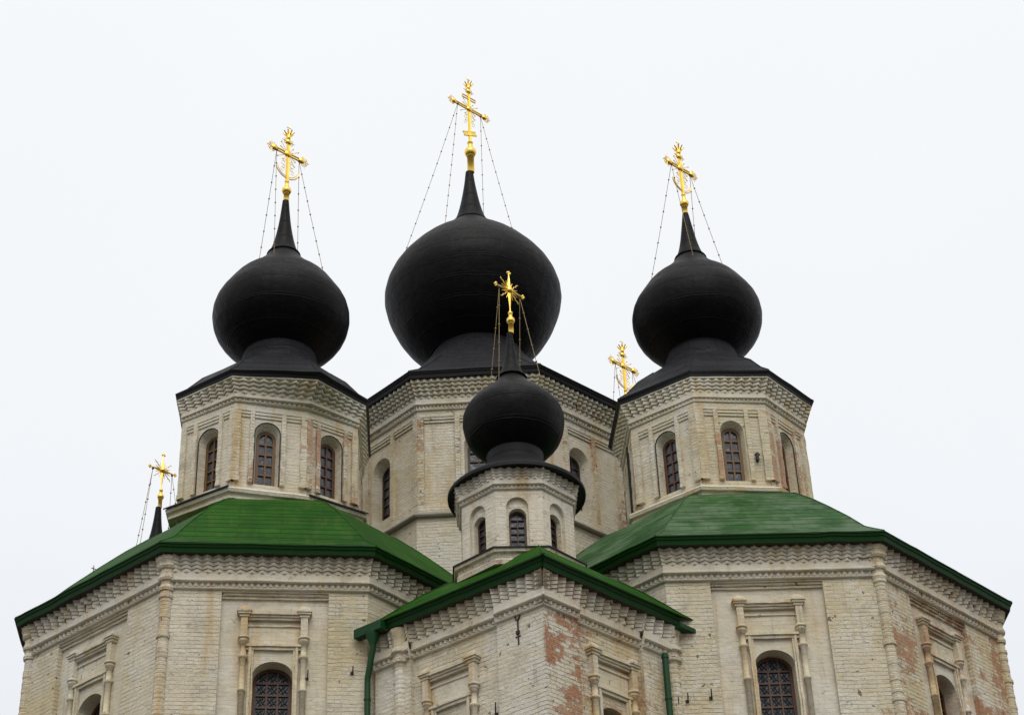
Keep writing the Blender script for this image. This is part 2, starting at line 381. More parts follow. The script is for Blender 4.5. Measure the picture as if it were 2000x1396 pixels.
def zigzag(mb, F, u0, u1, d, z0, z1, period, amp, eL=0, eR=0):
    a, b = u0 - eL * d, u1 + eR * d
    n = max(2, round((b - a) / period)); p = (b - a) / n
    if F.vA is not None: amp /= max(.3, .5 * (F.vA.dot(F.n) + F.vB.dot(F.n)))
    inn = d - amp - .16
    if not eL: mb.face([F.P(a, inn, z0), F.P(a, d, z0), F.P(a, d, z1), F.P(a, inn, z1)])
    if not eR: mb.face([F.P(b, d, z0), F.P(b, inn, z0), F.P(b, inn, z1), F.P(b, d, z1)])
    for k in range(n):
        x0, x1 = a + k * p, a + (k + 1) * p; xm = (x0 + x1) / 2
        j = random.uniform(-.006, .006); jz = random.uniform(-.003, .003)
        if random.random() < .035: j -= random.uniform(.015, .04)      # chipped
        A, Mi, B = (x0, d + j), (xm, d - amp), (x1, d + j)
        w0 = mb.wear; mb.wear = max(0, w0 + random.uniform(-.06, .06))
        mb.face([F.P(A[0], A[1], z0 + jz), F.P(Mi[0], Mi[1], z0 + jz), F.P(Mi[0], Mi[1], z1 - .006), F.P(A[0], A[1], z1 - .006)])
        mb.face([F.P(Mi[0], Mi[1], z0 + jz), F.P(B[0], B[1], z0 + jz), F.P(B[0], B[1], z1 - .006), F.P(Mi[0], Mi[1], z1 - .006)])
        mb.face([F.P(x0, inn, z0 + jz), F.P(x1, inn, z0 + jz), F.P(B[0], B[1], z0 + jz), F.P(Mi[0], Mi[1], z0 + jz), F.P(A[0], A[1], z0 + jz)])
        mb.wear = w0

def cornice(mb, F, u0, u1, zb, zt, eL, eR, d0=0.0, reach=.24, rows=5, period=.2, amp=.07, rich=True, sc=1.0, frac=.284, d1=None):
    """bottom roll, row of dentils, second roll, smooth band, then corbelled rows of bricks laid cornerwise"""
    H = zt - zb; z1 = zb + frac * H      # top of the lower mouldings
    k = (z1 - zb) / .235
    lo = [(-.02, zb), (d0 + .015, zb), (d0 + .05 * sc, zb + .015 * k), (d0 + .06 * sc, zb + .04 * k), (d0 + .04 * sc, zb + .062 * k), (d0 + .012 * sc, zb + .066 * k)]
    sweep(mb, F, u0, u1, lo, eL, eR)
    sweep(mb, F, u0, u1, [(d0 + .012 * sc, zb + .066 * k), (d0 + .012 * sc, zb + .172 * k)], eL, eR, False)
    if rich: zigzag(mb, F, u0, u1, d0 + .066 * sc, zb + .072 * k, zb + .165 * k, period * .55, .055 * sc, eL, eR)
    hi = [(d0 + .012 * sc, zb + .165 * k), (d0 + .075 * sc, zb + .165 * k), (d0 + .105 * sc, zb + .185 * k), (d0 + .108 * sc, zb + .21 * k), (d0 + .085 * sc, zb + .228 * k),
          (d0 + .070 * sc, zb + .235 * k), (d0 + .070 * sc, zb + .27 * k), (d0 + .075 * sc, zb + .40 * k)]
    sweep(mb, F, u0, u1, hi, eL, eR)
    z2 = zb + .40 * k; dz = (zt - z2) / rows; dA = d0 + .075 * sc
    for i in range(rows):
        e0 = d0 + (d1 if d1 is not None else .075 * sc + amp * .6); d = e0 + (d0 + reach - e0) * i / (rows - 1)
        if rich: zigzag(mb, F, u0, u1, d, z2 + dz * i, z2 + dz * (i + 1), period, amp, eL, eR)
        else: sweep(mb, F, u0, u1, [(d - .2, z2 + dz * i), (d - amp * .4, z2 + dz * i), (d - amp * .4, z2 + dz * (i + 1))], eL, eR)
    sweep(mb, F, u0, u1, [(d0 - .02, z2 - .01), (d0 - .02, zt)], eL, eR, False)

def eave(F, u0, u1, eL, eR, d_out, z, h, mbf, mbs, d_in=-.05, lip=.02):
    """fascia with a small drip lip and the boarding under it"""
    sweep(mbf, F, u0, u1, [(d_out - .05, z - h), (d_out - .03, z - h * .45), (d_out - .012, z - h * .42), (d_out, z - .03), (d_out + lip, z - .018), (d_out + lip, z), (d_out - .05, z + .012)], eL, eR, wob=.009)
    sweep(mbs, F, u0, u1, [(d_in, z - h + .02), (d_out - .05, z - h)], eL, eR, False)

# ------------------------------------------------------------------ windows
def window(F, u, w, zb, zs, rise, d, cols, rows, mat, fwid=.06, grille=False):
    mb = MB(); o = arch(u, w, zb, zs, rise); i = arch(u, w - 2 * fwid, zb + fwid, zs, rise - fwid)
    strip(mb, F, o, d, i, d); strip(mb, F, i, d, i, d - .05)
    def top(x): 
        q = min(1, abs(x - u) / (w / 2)); return zs + rise * sqrt(max(0, 1 - q * q))
    def half(z): 
        if z <= zs: return w / 2
        q = (z - zs) / rise; return w / 2 * sqrt(max(0, 1 - q * q))
    bw = fwid * .55
    for k in range(1, cols):
        x = u - w / 2 + fwid + (w - 2 * fwid) * k / cols
        fbox(mb, F, x - bw / 2, x + bw / 2, d - .045, d - .006, zb + fwid * .5, top(x) - fwid * .6)
    zt = zs + rise; dz = (zt - zb - 2 * fwid) / rows
    for k in range(1, rows):
        z = zb + fwid + dz * k; hw = half(z + bw) - fwid * .6
        if hw > .06: fbox(mb, F, u - hw, u + hw, d - .043, d - .004, z - bw / 2, z + bw / 2)
    wo = build("window", mb, mat, ROOT)
    pm = MB(); panel(pm, F, arch(u, w - fwid, zb + .02, zs, rise - fwid * .5), [], d - .04); build("pane", pm, PANE, wo)
    if grille:
        g = MB(); cw = (w - 2 * fwid) / cols
        for c in range(cols):
            for r in range(rows):
                x0 = u - w / 2 + fwid + cw * c + bw * .5; x1 = x0 + cw - bw; z0 = zb + fwid + dz * r + bw * .5; z1 = z0 + dz - bw
                if z1 > top((x0 + x1) / 2) + .05: continue
                for s_ in (0, 1):
                    for o_ in (0, .5):
                        pts = []
                        for k in range(9):
                            q = k / 8; x = (x0 + (x1 - x0) * q); zz = (q if s_ else 1 - q) + (o_ - .25) * .9 + .10 * sin(2 * pi * q)
                            zc = z0 + (z1 - z0) * zz
                            if 0 <= zz <= 1 and zc < top(x) - fwid: pts.append(F.P(x, d - .02, zc))
                        if len(pts) > 1: g.tube(pts, .0075, 4, cap=False)
        build("grille", g, IRON, wo)
    return wo

def surround(F, u, ztop, zbot, d, parent, half=.535, wear=.05):
    """carved window surround: two colonnettes under pyramid capitals, stepped lintel and inner label moulding; ztop = top of the capital block"""
    e = MB(); e.wear = wear; e.flat = .5; e.stain = .16
    fbox(e, F, u - half + .08, u + half - .08, d - .01, d + .010, ztop - .72, ztop - .20)
    for k, (a, b, dd) in enumerate(((.0, .075, .14), (-.045, .0, .105), (-.085, -.045, .075), (-.20, -.165, .035))):
        fbox(e, F, u - half + .06, u + half - .06, d, d + dd, ztop - .06 + a - .02, ztop - .06 + b - .022, .002)
    zl = ztop - .64                          # label top
    lw = half - .0
    fbox(e, F, u - lw + .02, u + lw - .02, d, d + .085, zl - .045, zl, .002)
    fbox(e, F, u - lw + .05, u + lw - .05, d, d + .055, zl - .105, zl - .047, .002)
    for s_ in (-1, 1):
        for (x0, x1, dd) in ((.10, .145, .07), (.147, .185, .045)):
            a = u + s_ * (lw - x0); b = u + s_ * (lw - x1)
            fbox(e, F, min(a, b), max(a, b), d, d + dd, zbot, zl - .047 if dd > .05 else zl - .107, .001)
    so = build("window_surround", e, TRIM, parent)
    for s_ in (-1, 1):
        c = MB(); c.wear = wear + .02; c.flat = .4; c.stain = .10 if s_ > 0 else .30; cu = u + s_ * half
        T = lambda x, y, z: F.P(cu + x, d + .055 + y, z)
        for (h, a, b) in ((.135, -.035, 0), (.115, -.075, -.037), (.09, -.125, -.077)):
            fbox(c, F, cu - h, cu + h, d, d + h + .04, ztop + a, ztop + b, .003)
        b4 = [F.P(cu - .12, d + .15, ztop), F.P(cu + .12, d + .15, ztop), F.P(cu + .12, d, ztop), F.P(cu - .12, d, ztop)]
        m4 = [F.P(cu - .075, d + .11, ztop + .075), F.P(cu + .075, d + .11, ztop + .075), F.P(cu + .075, d, ztop + .075), F.P(cu - .075, d, ztop + .075)]
        tp = F.P(cu, d + .03, ztop + .15)
        for k in range(4):
            c.face([b4[k], b4[(k + 1) % 4], m4[(k + 1) % 4], m4[k]]); c.face([m4[k], m4[(k + 1) % 4], tp])
        fbox(c, F, cu - .062, cu + .062, d, d + .115, ztop - .50, ztop - .125, .002)
        pr = [(.062, ztop - .50), (.10, ztop - .505), (.108, ztop - .525), (.10, ztop - .545), (.082, ztop - .55), (.092, ztop - .575), (.085, ztop - .60), (.068, ztop - .615), (.066, ztop - .66),
              (.056, ztop - .665), (.054, ztop - .87), (.085, ztop - .88), (.088, ztop - .905), (.07, ztop - .93), (.056, ztop - .945), (.054, ztop - 1.5), (.07, ztop - 1.51), (.07, ztop - 1.56), (.054, ztop - 1.57), (.054, zbot)]
        c.lathe([(r, z) for r, z in pr], T, 14)
        build("colonnette", c, TRIM, so)
    return so

# ------------------------------------------------------------------ loft of octagon rings (roofs and skirts)
def hips(mb, poly, c, levels, r):
    for i in range(len(poly)):
        pts = [(c[0] + (poly[i][0] - c[0]) * k, c[1] + (poly[i][1] - c[1]) * k, z + r * .4) for k, R, bl, z in levels if bl < .3]
        mb.tube(pts, r, 6)
def loft(mb, poly, c, levels, sub=5, smooth=False):
    """levels: (scale of the polygon, circle radius or None, blend to circle, z)"""
    n = len(poly); rows = []
    for k, R, bl, z in levels:
        row = []
        for i in range(n):
            for j in range(sub):
                q = j / sub; x = poly[i][0] * (1 - q) + poly[(i + 1) % n][0] * q; y = poly[i][1] * (1 - q) + poly[(i + 1) % n][1] * q
                px, py = c[0] + (x - c[0]) * k, c[1] + (y - c[1]) * k
                if R:
                    a = atan2(y - c[1], x - c[0]); px += (c[0] + R * cos(a) - px) * bl; py += (c[1] + R * sin(a) - py) * bl
                row.append((px, py, z))
        rows.append(row)
    for a, b in zip(rows, rows[1:]):
        m = len(a)
        for j in range(m): mb.face([a[j], a[(j + 1) % m], b[(j + 1) % m], b[j]])
        if smooth:
            pass

# ------------------------------------------------------------------ domes
def catmull(prof, n=6):
    o = []
    for i in range(len(prof) - 1):
        p0, p1, p2, p3 = prof[max(i - 1, 0)], prof[i], prof[i + 1], prof[min(i + 2, len(prof) - 1)]
        for k in range(n):
            t = k / n
            o.append(tuple(.5 * ((2 * b) + (-a + c) * t + (2 * a - 5 * b + 4 * c - d) * t * t + (-a + 3 * b - 3 * c + d) * t ** 3) for a, b, c, d in zip(p0, p1, p2, p3)))
    o.append(prof[-1]); return o
def dome(c, prof, cone, lab):
    """prof: onion from bottom to shoulder; cone: shoulder to tip"""
    mb = MB()
    for pr, nseg in ((catmull(prof, 5), 40), (catmull(cone, 5), 24)):
        Rm = max(r for r, z in pr); s = [0]
        for a, b in zip(pr, pr[1:]): s.append(s[-1] + sqrt((a[0] - b[0]) ** 2 + (a[1] - b[1]) ** 2))
        rows = [[(c[0] + r * cos(2 * pi * k / nseg), c[1] + r * sin(2 * pi * k / nseg), z) for k in range(nseg)] for r, z in pr]
        mb.grid(rows, uvs=lambda i, j: (j * 2 * pi * Rm / nseg, s[i]))
    r, z = cone[-1]
    mb.face([(c[0] + r * cos(2 * pi * k / 24), c[1] + r * sin(2 * pi * k / 24), z) for k in range(24)])
    r, z = cone[0]                            # collar where the cone is let into the dome
    mb.tube([(c[0] + (r + .012) * cos(2 * pi * k / 32), c[1] + (r + .012) * sin(2 * pi * k / 32), z + .004) for k in range(32)], .018, 5, closed=True)
    return build("dome", mb, BLACK, ROOT, label=lab)

# ------------------------------------------------------------------ crosses
BAR = radians(43)
def frame_at(x, y, z, ang=BAR, s=1.0):
    ex = Vector((cos(ang), sin(ang), 0)); ey = Vector((-sin(ang), cos(ang), 0))
    return lambda a, b, c: (x + (ex.x * a + ey.x * b) * s, y + (ex.y * a + ey.y * b) * s, z + c * s)
def torus(mb, T, cx, cz, R, r, n=12, a0=0, a1=2 * pi, y=0):
    full = abs(a1 - a0 - 2 * pi) < 1e-6
    pts = [(cx + R * cos(a0 + (a1 - a0) * k / n), y, cz + R * sin(a0 + (a1 - a0) * k / n)) for k in range(n if full else n + 1)]
    mb.tube(pts, r, 4, T, closed=full)
def shaft(mb, c, prof, n=16): mb.lathe(prof, lambda a, b, z: (c[0] + a, c[1] + b, z), n)

def trefoil(mb, T, cx, cz, ang, s):
    """openwork finial: three loops with tips, pointing along ang"""
    for k in (-1, 0, 1):
        a = ang + k * radians(75)
        for q in (-1, 1):
            b = a + q * .42
            torus(mb, T, cx + .10 * s * cos(b), cz + .10 * s * sin(b), .038 * s, .0085 * s, 8)
        mb.tube([(cx + .04 * s * cos(a), 0, cz + .04 * s * sin(a)), (cx + .17 * s * cos(a), 0, cz + .20 * s * sin(a))], [.012 * s, .008 * s], 4, T)

def chains(parent, pairs):
    for A, B in pairs:
        m = MB(); A = Vector(A); B = Vector(B); L = (B - A).length; n = max(4, int(L / .42)); pts = []
        for k in range(n + 1):
            q = k / n; p = A.lerp(B, q); p.z -= .045 * L * .5 * sin(pi * q) * .6; pts.append(tuple(p))
        m.tube(pts, .0065, 5)
        for k in range(1, n): m.ball(pts[k], .022, None, 6)
        m.ball(pts[0], .035, None, 6)
        build("chain", m, CHAIN, parent)

def ornate_cross(c, z_ball, r_ball, z_cone, r_tube, z_base, z_cr, half, z_top, lab, big=False, s=1.0):
    """gilded openwork cross: c axis; z_cr = crossing; half = crossing to the end knob"""
    T = frame_at(c[0], c[1], 0); mb = MB()
    w = .030 * s
    # shaft: face plate between two edge rails
    mb.box(-w, w, -.010 * s, .010 * s, z_base, z_top, T)
    for q in (-1, 1): mb.box(q * w - .010 * s, q * w + .010 * s, -.022 * s, .022 * s, z_base, z_top, T)
    # arms: two rails with a row of small links between
    for q in (-1, 1): mb.box(-half, half, -.02 * s, .02 * s, z_cr + q * .038 * s - .010 * s, z_cr + q * .038 * s + .010 * s, T)
    n = int(half / .05 / s)
    for k in range(-n, n):
        x = (k + .5) * half / n; dx = half / n / 2
        mb.tube([(x - dx, 0, z_cr - .03 * s), (x + dx, 0, z_cr + .03 * s)], .007 * s, 4, T); mb.tube([(x - dx, 0, z_cr + .03 * s), (x + dx, 0, z_cr - .03 * s)], .007 * s, 4, T)
    def disc(x, z, r):
        rows = []
        for dy, rr in ((-.05 * s, .25), (-.035 * s, .8), (0, 1), (.035 * s, .8), (.05 * s, .25)):
            rows.append([T(x + r * rr * cos(2 * pi * k / 14), dy, z + r * rr * sin(2 * pi * k / 14)) for k in range(14)])
        mb.grid(rows); mb.face(list(reversed(rows[0]))); mb.face(rows[-1])
    disc(0, z_cr, .105 * s)
    for x, z, a in ((-half, z_cr, pi), (half, z_cr, 0), (0, z_top, pi / 2)):
        disc(x, z, .088 * s)
        if a == pi / 2:
            for q in (0, pi): 
                for b in (-.42, .42): torus(mb, T, x + .11 * s * cos(q + b), z + .11 * s * sin(q + b), .032 * s, .0075 * s, 8)
                mb.tube([(x + .06 * s * cos(q), 0, z), (x + .19 * s * cos(q), 0, z)], [.012 * s, .005 * s], 4, T)
        else: trefoil(mb, T, x + .05 * s * cos(a), z + .05 * s * sin(a), a, s)
    if big:
        for q in (-1, 1): mb.box(-.24, .24, -.016, .016, z_cr + .40 + q * .045 - .009, z_cr + .40 + q * .045 + .009, T)
        for q in (-1, 1): mb.box(q * .24 - .008, q * .24 + .008, -.016, .016, z_cr + .355, z_cr + .445, T)
        a = radians(24)
        R = lambda x, y, z: T(x * cos(a) - (z) * sin(a), y, z_cr - .91 + x * sin(a) + z * cos(a))
        mb.box(-.24, .24, -.012, .012, -.055, .055, R)
        for q in (-1, 1): mb.box(-.25, .25, -.02, .02, q * .06 - .01, q * .06 + .01, R)
    else:                                     # crescent at the foot
        zc = z_cr - .42 * s
        for rr, tt in ((.34, .017), (.29, .012)):
            torus(mb, T, 0, zc, rr * s, tt * s, 16, pi + .12, 2 * pi - .12)
    for q in (-1, 1):                         # scrolls beside the shaft
        for k, (x, z, r) in enumerate(((.13, -.33, .055), (.11, -.44, .04), (.15, -.53, .05), (.10, -.24, .035))):
            torus(mb, T, q * x * s, z_cr + z * s, r * s, .0065 * s, 10, .3, 5.6)
    co = build("cross", mb, GOLD, ROOT, label=lab)
    ry = MB()
    for k in range(16):
        a = 2 * pi * (k + .5) / 16
        r1 = (.36 if k % 2 else .26) * s
        if abs(cos(a)) > .97 or abs(sin(a)) > .97: continue
        ry.tube([(0, 0, z_cr), (r1 * cos(a), 0, z_cr + r1 * sin(a))], .0085 * s, 4, T)
        ry.ball((r1 * cos(a), 0, z_cr + r1 * sin(a)), .022 * s, T, 5)
    build("rays", ry, GOLD, co)
    ob = MB()
    shaft(ob, c, [(r_tube * .9, z_cone - .01), (r_tube * 1.0, z_cone + .005), (r_tube * .97, z_ball - r_ball * .93), (r_tube * 1.15, z_ball - r_ball * .9)] +
          [(r_ball * cos(t), z_ball + r_ball * sin(t)) for t in [radians(a) for a in range(-60, 65, 12)]] +
          [(r_ball * .42, z_ball + r_ball * 1.0), (r_ball * .40, z_base - .01), (r_ball * .5, z_base), (.01, z_base + .01)], 20)
    build("orb", ob, GOLD, co)
    cr_ = MB(); zc = z_top + .09 * s          # crown
    shaft(cr_, c, [(.035 * s, zc), (.055 * s, zc + .03 * s), (.05 * s, zc + .05 * s), (.085 * s, zc + .15 * s), (.07 * s, zc + .15 * s), (.0 + .02, zc + .06 * s)], 10)
    for k in range(8):
        a = 2 * pi * k / 8
        cr_.tube([(c[0] + .08 * s * cos(a), c[1] + .08 * s * sin(a), zc + .14 * s), (c[0] + .135 * s * cos(a), c[1] + .135 * s * sin(a), zc + .21 * s)], [.014 * s, .018 * s], 5)
    cr_.ball((c[0], c[1], zc + .20 * s), .045 * s, None, 8)
    cr_.tube([(c[0], c[1], zc + .2 * s), (c[0], c[1], zc + .44 * s)], .011 * s, 4)
    cr_.tube([(-.065 * s, 0, zc + .36 * s), (.065 * s, 0, zc + .36 * s)], .010 * s, 4, T)
    build("crown", cr_, GOLD, co)
    return co, T

def star_cross(c, z_ball, r_ball, z_cone, r_tube, z_base, z_cr, half, z_top, lab, s=1.0):
    """gilded solid cross with tapering arms and straight and wavy rays"""
    T = frame_at(c[0], c[1], 0); mb = MB()
    for (dx, dz, L) in ((1, 0, half), (-1, 0, half), (0, 1, z_top - z_cr), (0, -1, z_cr - z_base)):
        rows = []
        for q, w in ((0, .030), (.12, .044), (.45, .034), (.80, .016), (.92, .014), (.94, .03), (1.0, .028)):
            x, z = dx * L * q, dz * L * q; px, pz = -dz, dx; w *= s
            rows.append([T(x + px * w, 0, z_cr + z + pz * w), T(x, .6 * w, z_cr + z), T(x - px * w, 0, z_cr + z - pz * w), T(x, -.6 * w, z_cr + z)])
        mb.grid(rows, smooth=False); mb.face(rows[-1])
        if dz >= 0:
            for b in (-1, 0, 1):
                a = atan2(dz, dx) + b * 1.25
                mb.ball((dx * L + .030 * s * cos(a), 0, z_cr + dz * L + .030 * s * sin(a)), .026 * s, T, 7)
    mb.ball((0, 0, z_cr), .075 * s, T, 12)
    co = build("cross", mb, GOLD, ROOT, label=lab)
    ry = MB()
    for k, a in enumerate([radians(v) for q in range(4) for v in (q * 90 + 22, q * 90 + 45, q * 90 + 68)]):
        L = (.33 if k % 3 == 1 else .22) * s
        if k % 3 == 1: pts = [((.06 * s + (L - .06 * s) * i / 8) * cos(a) - .012 * s * sin(i * 2.2) * sin(a), 0, z_cr + (.06 * s + (L - .06 * s) * i / 8) * sin(a) + .012 * s * sin(i * 2.2) * cos(a)) for i in range(9)]
        else: pts = [(.05 * s * cos(a), 0, z_cr + .05 * s * sin(a)), (L * cos(a), 0, z_cr + L * sin(a))]
        ry.tube(pts, [.018 * s] + [.011 * s] * (len(pts) - 2) + [.005 * s], 4, T)
    build("rays", ry, GOLD, co)
    ob = MB()
    shaft(ob, c, [(r_tube * .85, z_cone - .01), (r_tube * .98, z_cone + .005), (r_tube * .9, z_ball - r_ball * .93), (r_tube * 1.1, z_ball - r_ball * .9)] +
          [(r_ball * cos(t), z_ball + r_ball * sin(t)) for t in [radians(a) for a in range(-58, 65, 12)]] +
          [(r_ball * .45, z_ball + r_ball * 1.0), (r_ball * .42, z_base - .05 * s), (r_ball * .55, z_base - .04 * s), (r_ball * .5, z_base), (.01, z_base + .01)], 18)
    build("orb", ob, GOLD, co)
    return co, T

# ------------------------------------------------------------------ polygons of the parts
LCc, RCc, Mc, Sc = (-5.11, 35.73), (4.40, 36.41), (-.85, 40.87), (-.06, 30.91)
LTc, RTc = (-5.22, 35.70), (4.31, 36.46)
E_LC = symm(LCc, {-1: (-9.74, 33.34), 0: (-6.49, 30.63), 1: (-2.63, 31.15)}, regular(*LCc, 5.22, 6.36))
E_RC = symm(RCc, {0: (2.48, 31.21), 1: (6.69, 31.39), 2: (9.61, 34.49)}, regular(*RCc, 5.54, 2.2))
kz = 23.08 / 23.19
E_LT = symm(LTc, {i: (a * kz, b * kz) for i, (a, b) in {-1: (-7.20, 34.47), 0: (-5.89, 33.60), 1: (-4.06, 33.84), 2: (-3.15, 35.01)}.items()}, regular(*LTc, 2.35, 7.4))
E_RT = symm(RTc, {-1: (2.26, 35.32), 0: (3.76, 34.33), 1: (5.45, 34.42), 2: (6.53, 35.70)}, regular(*RTc, 2.3, 6.0))
def at_radius(c, poly, rs):
    P = list(poly)
    for i, r in rs.items():
        v = Vector(poly[i % 8]) - Vector(c); P[i % 8] = tuple(Vector(c) + v.normalized() * r)
        if (i + 4) % 8 not in [k % 8 for k in rs]: P[(i + 4) % 8] = tuple(Vector(c) - v.normalized() * r)
    return P
E_M = regular(-.80, 40.87, 3.99, -1.2)
W_LC, W_RC, W_M = offset(E_LC, -.33), offset(E_RC, -.34), offset(E_M, -.37)
W_LT = at_radius(LTc, E_LT, {-1: 2.20, 0: 2.06, 1: 1.76, 2: 2.02}); W_RT = at_radius(RTc, E_RT, {-1: 2.08, 0: 2.05, 1: 2.05, 2: 2.05})
W_S = regular(-.045, 30.91, 1.09, 3.2)

# ------------------------------------------------------------------ chapels (big octagons with green roofs)
def chapel(W, Ep, c, d_e, lead, col_at, roofmat, rooflab, wears, zE=17.43, roof_lv=None, pipes=False):
    F = faces(W); zb = zE - .78; wall = MB(); cor = MB(); ev = MB(); sf = MB()
    for i in range(8):
        f = F[i]; L = f.L; wall.wear = wears.get(i, .06); cor.wear = max(.03, wears.get(i, .06) - .04); cor.flat = .92
        rich = i in (7, 0, 1, 2, 6)
        cornice(cor, f, 0, L, zb, zE - .13, f.eL, f.eR, reach=.205, rows=5, period=.2, amp=.080, rich=rich, d1=.110)
        eave(f, 0, L, f.eL, f.eR, d_e, zE, .17, ev, sf)
        if i in lead:
            uc, pw = lead[i]
            hole = rect(uc - pw / 2, uc + pw / 2, 4.0, zb - .03)
            panel(wall, f, rect(0, L, -EYE, zb + .02), [hole], 0)
            rc = -.11; strip(wall, f, hole, 0, hole, rc)
            h0 = arch(uc, .72, 12.9, 15.03, .28); wall.flat = .88; panel(wall, f, hole, [h0], rc)
            h1 = arch(uc, .69, 12.9, 15.03, .27); strip(wall, f, h0, rc, h1, rc - .30); wall.flat = 0
            window(f, uc, .69, 12.9, 15.03, .27, rc - .28, 3, 10, FRAME, .055, True)
            surround(f, uc, 16.26, 11.5, rc, ROOT, wear=wears.get(i, .06) * .8)
            for k, (dd, za, zc) in enumerate(((.075, .0, .05), (.045, .052, .10))):      # stepped head of the recess
                fbox(wall, f, uc - pw / 2, uc + pw / 2, rc, rc + dd, zb - .03 - zc, zb - .03 - za, .003)
        else:
            panel(wall, f, rect(0, L, -EYE, zb + .02), [], 0)
    build("wall", wall, WASH, ROOT); build("cornice", cor, TRIM, ROOT)
    build("eave", ev, GREENE, ROOT); build("soffit", sf, SOFFIT, ROOT)
    for i in col_at:                           # engaged corner columns with ribbed courses
        m = MB(); m.wear = wears.get('col', .08); m.stain = .10; x, y = W[i % 8]; cx, cy = c[0] + (x - c[0]) * .996, c[1] + (y - c[1]) * .996
        T = lambda a, b, z: (cx + a, cy + b, z); pr = []; z = 6.0; k = 0
        while z < zb - .08:
            r = .108 + random.uniform(-.007, .007); h = .078
            if random.random() < .025: r += .022
            pr += [(r * .945, z), (r, z + h * .25), (r * .995, z + h * .75), (r * .95, z + h * .97)]; z += h; k += 1
        pr += [(.10, z), (.13, zb - .05), (.142, zb), (.13, zb + .05), (.11, zb + .07), (.11, zb + .13), (.15, zb + .15), (.165, zb + .19), (.15, zb + .24), (.135, zb + .27),
               (.135, zb + .36), (.17, zb + .38), (.195, zb + .42), (.19, zb + .47), (.20, zb + .50), (.22, zb + .53), (.23, zb + .60)]
        m.lathe(pr, T, 14, smooth=False); build("corner_column", m, TRIM, ROOT)
    rf = MB(); loft(rf, offset(Ep, .015), c, roof_lv, 4); hips(rf, offset(Ep, .005), c, roof_lv, .016)
    build("roof", rf, roofmat, ROOT, label=rooflab)

RLV = [(1.0, None, 0, 17.435), (.95, None, 0, 17.62), (.895, None, 0, 17.83), (.81, None, 0, 18.30), (.70, None, 0, 18.86), (.61, None, 0, 19.30), (.51, None, 0, 19.74), (.43, None, 0, 20.00), (.34, None, 0, 20.22)]
chapel(W_LC, E_LC, LCc, .33, {0: (1.955, 1.92), 7: (1.90, 2.0)}, (-1, 0), GREEN, "deep green roof of the left chapel", {7: .02, 0: .09, 1: .10, 'col': .12}, roof_lv=RLV)
chapel(W_RC, E_RC, RCc, .34, {0: (1.845, 2.06), 1: (1.84, 1.85)}, (1, 2), GREENW, "worn pale streaked green roof of the right chapel", {7: .06, 0: .10, 1: .23, 'col': .10}, roof_lv=RLV)

# ------------------------------------------------------------------ octagonal towers
LT_DOME = [(.81, 24.85), (1.05, 25.04), (1.31, 25.30), (1.48, 25.59), (1.548, 25.94), (1.49, 26.28), (1.31, 26.60), (1.09, 26.92), (.79, 27.20), (.50, 27.52), (.33, 27.80)]
LT_CONE = [(.37, 27.74), (.28, 27.98), (.205, 28.30), (.135, 28.75), (.075, 29.38)]
def scaled(pr, k, z0): return [(r * k, (z - z0) * k + z0) for r, z in pr]

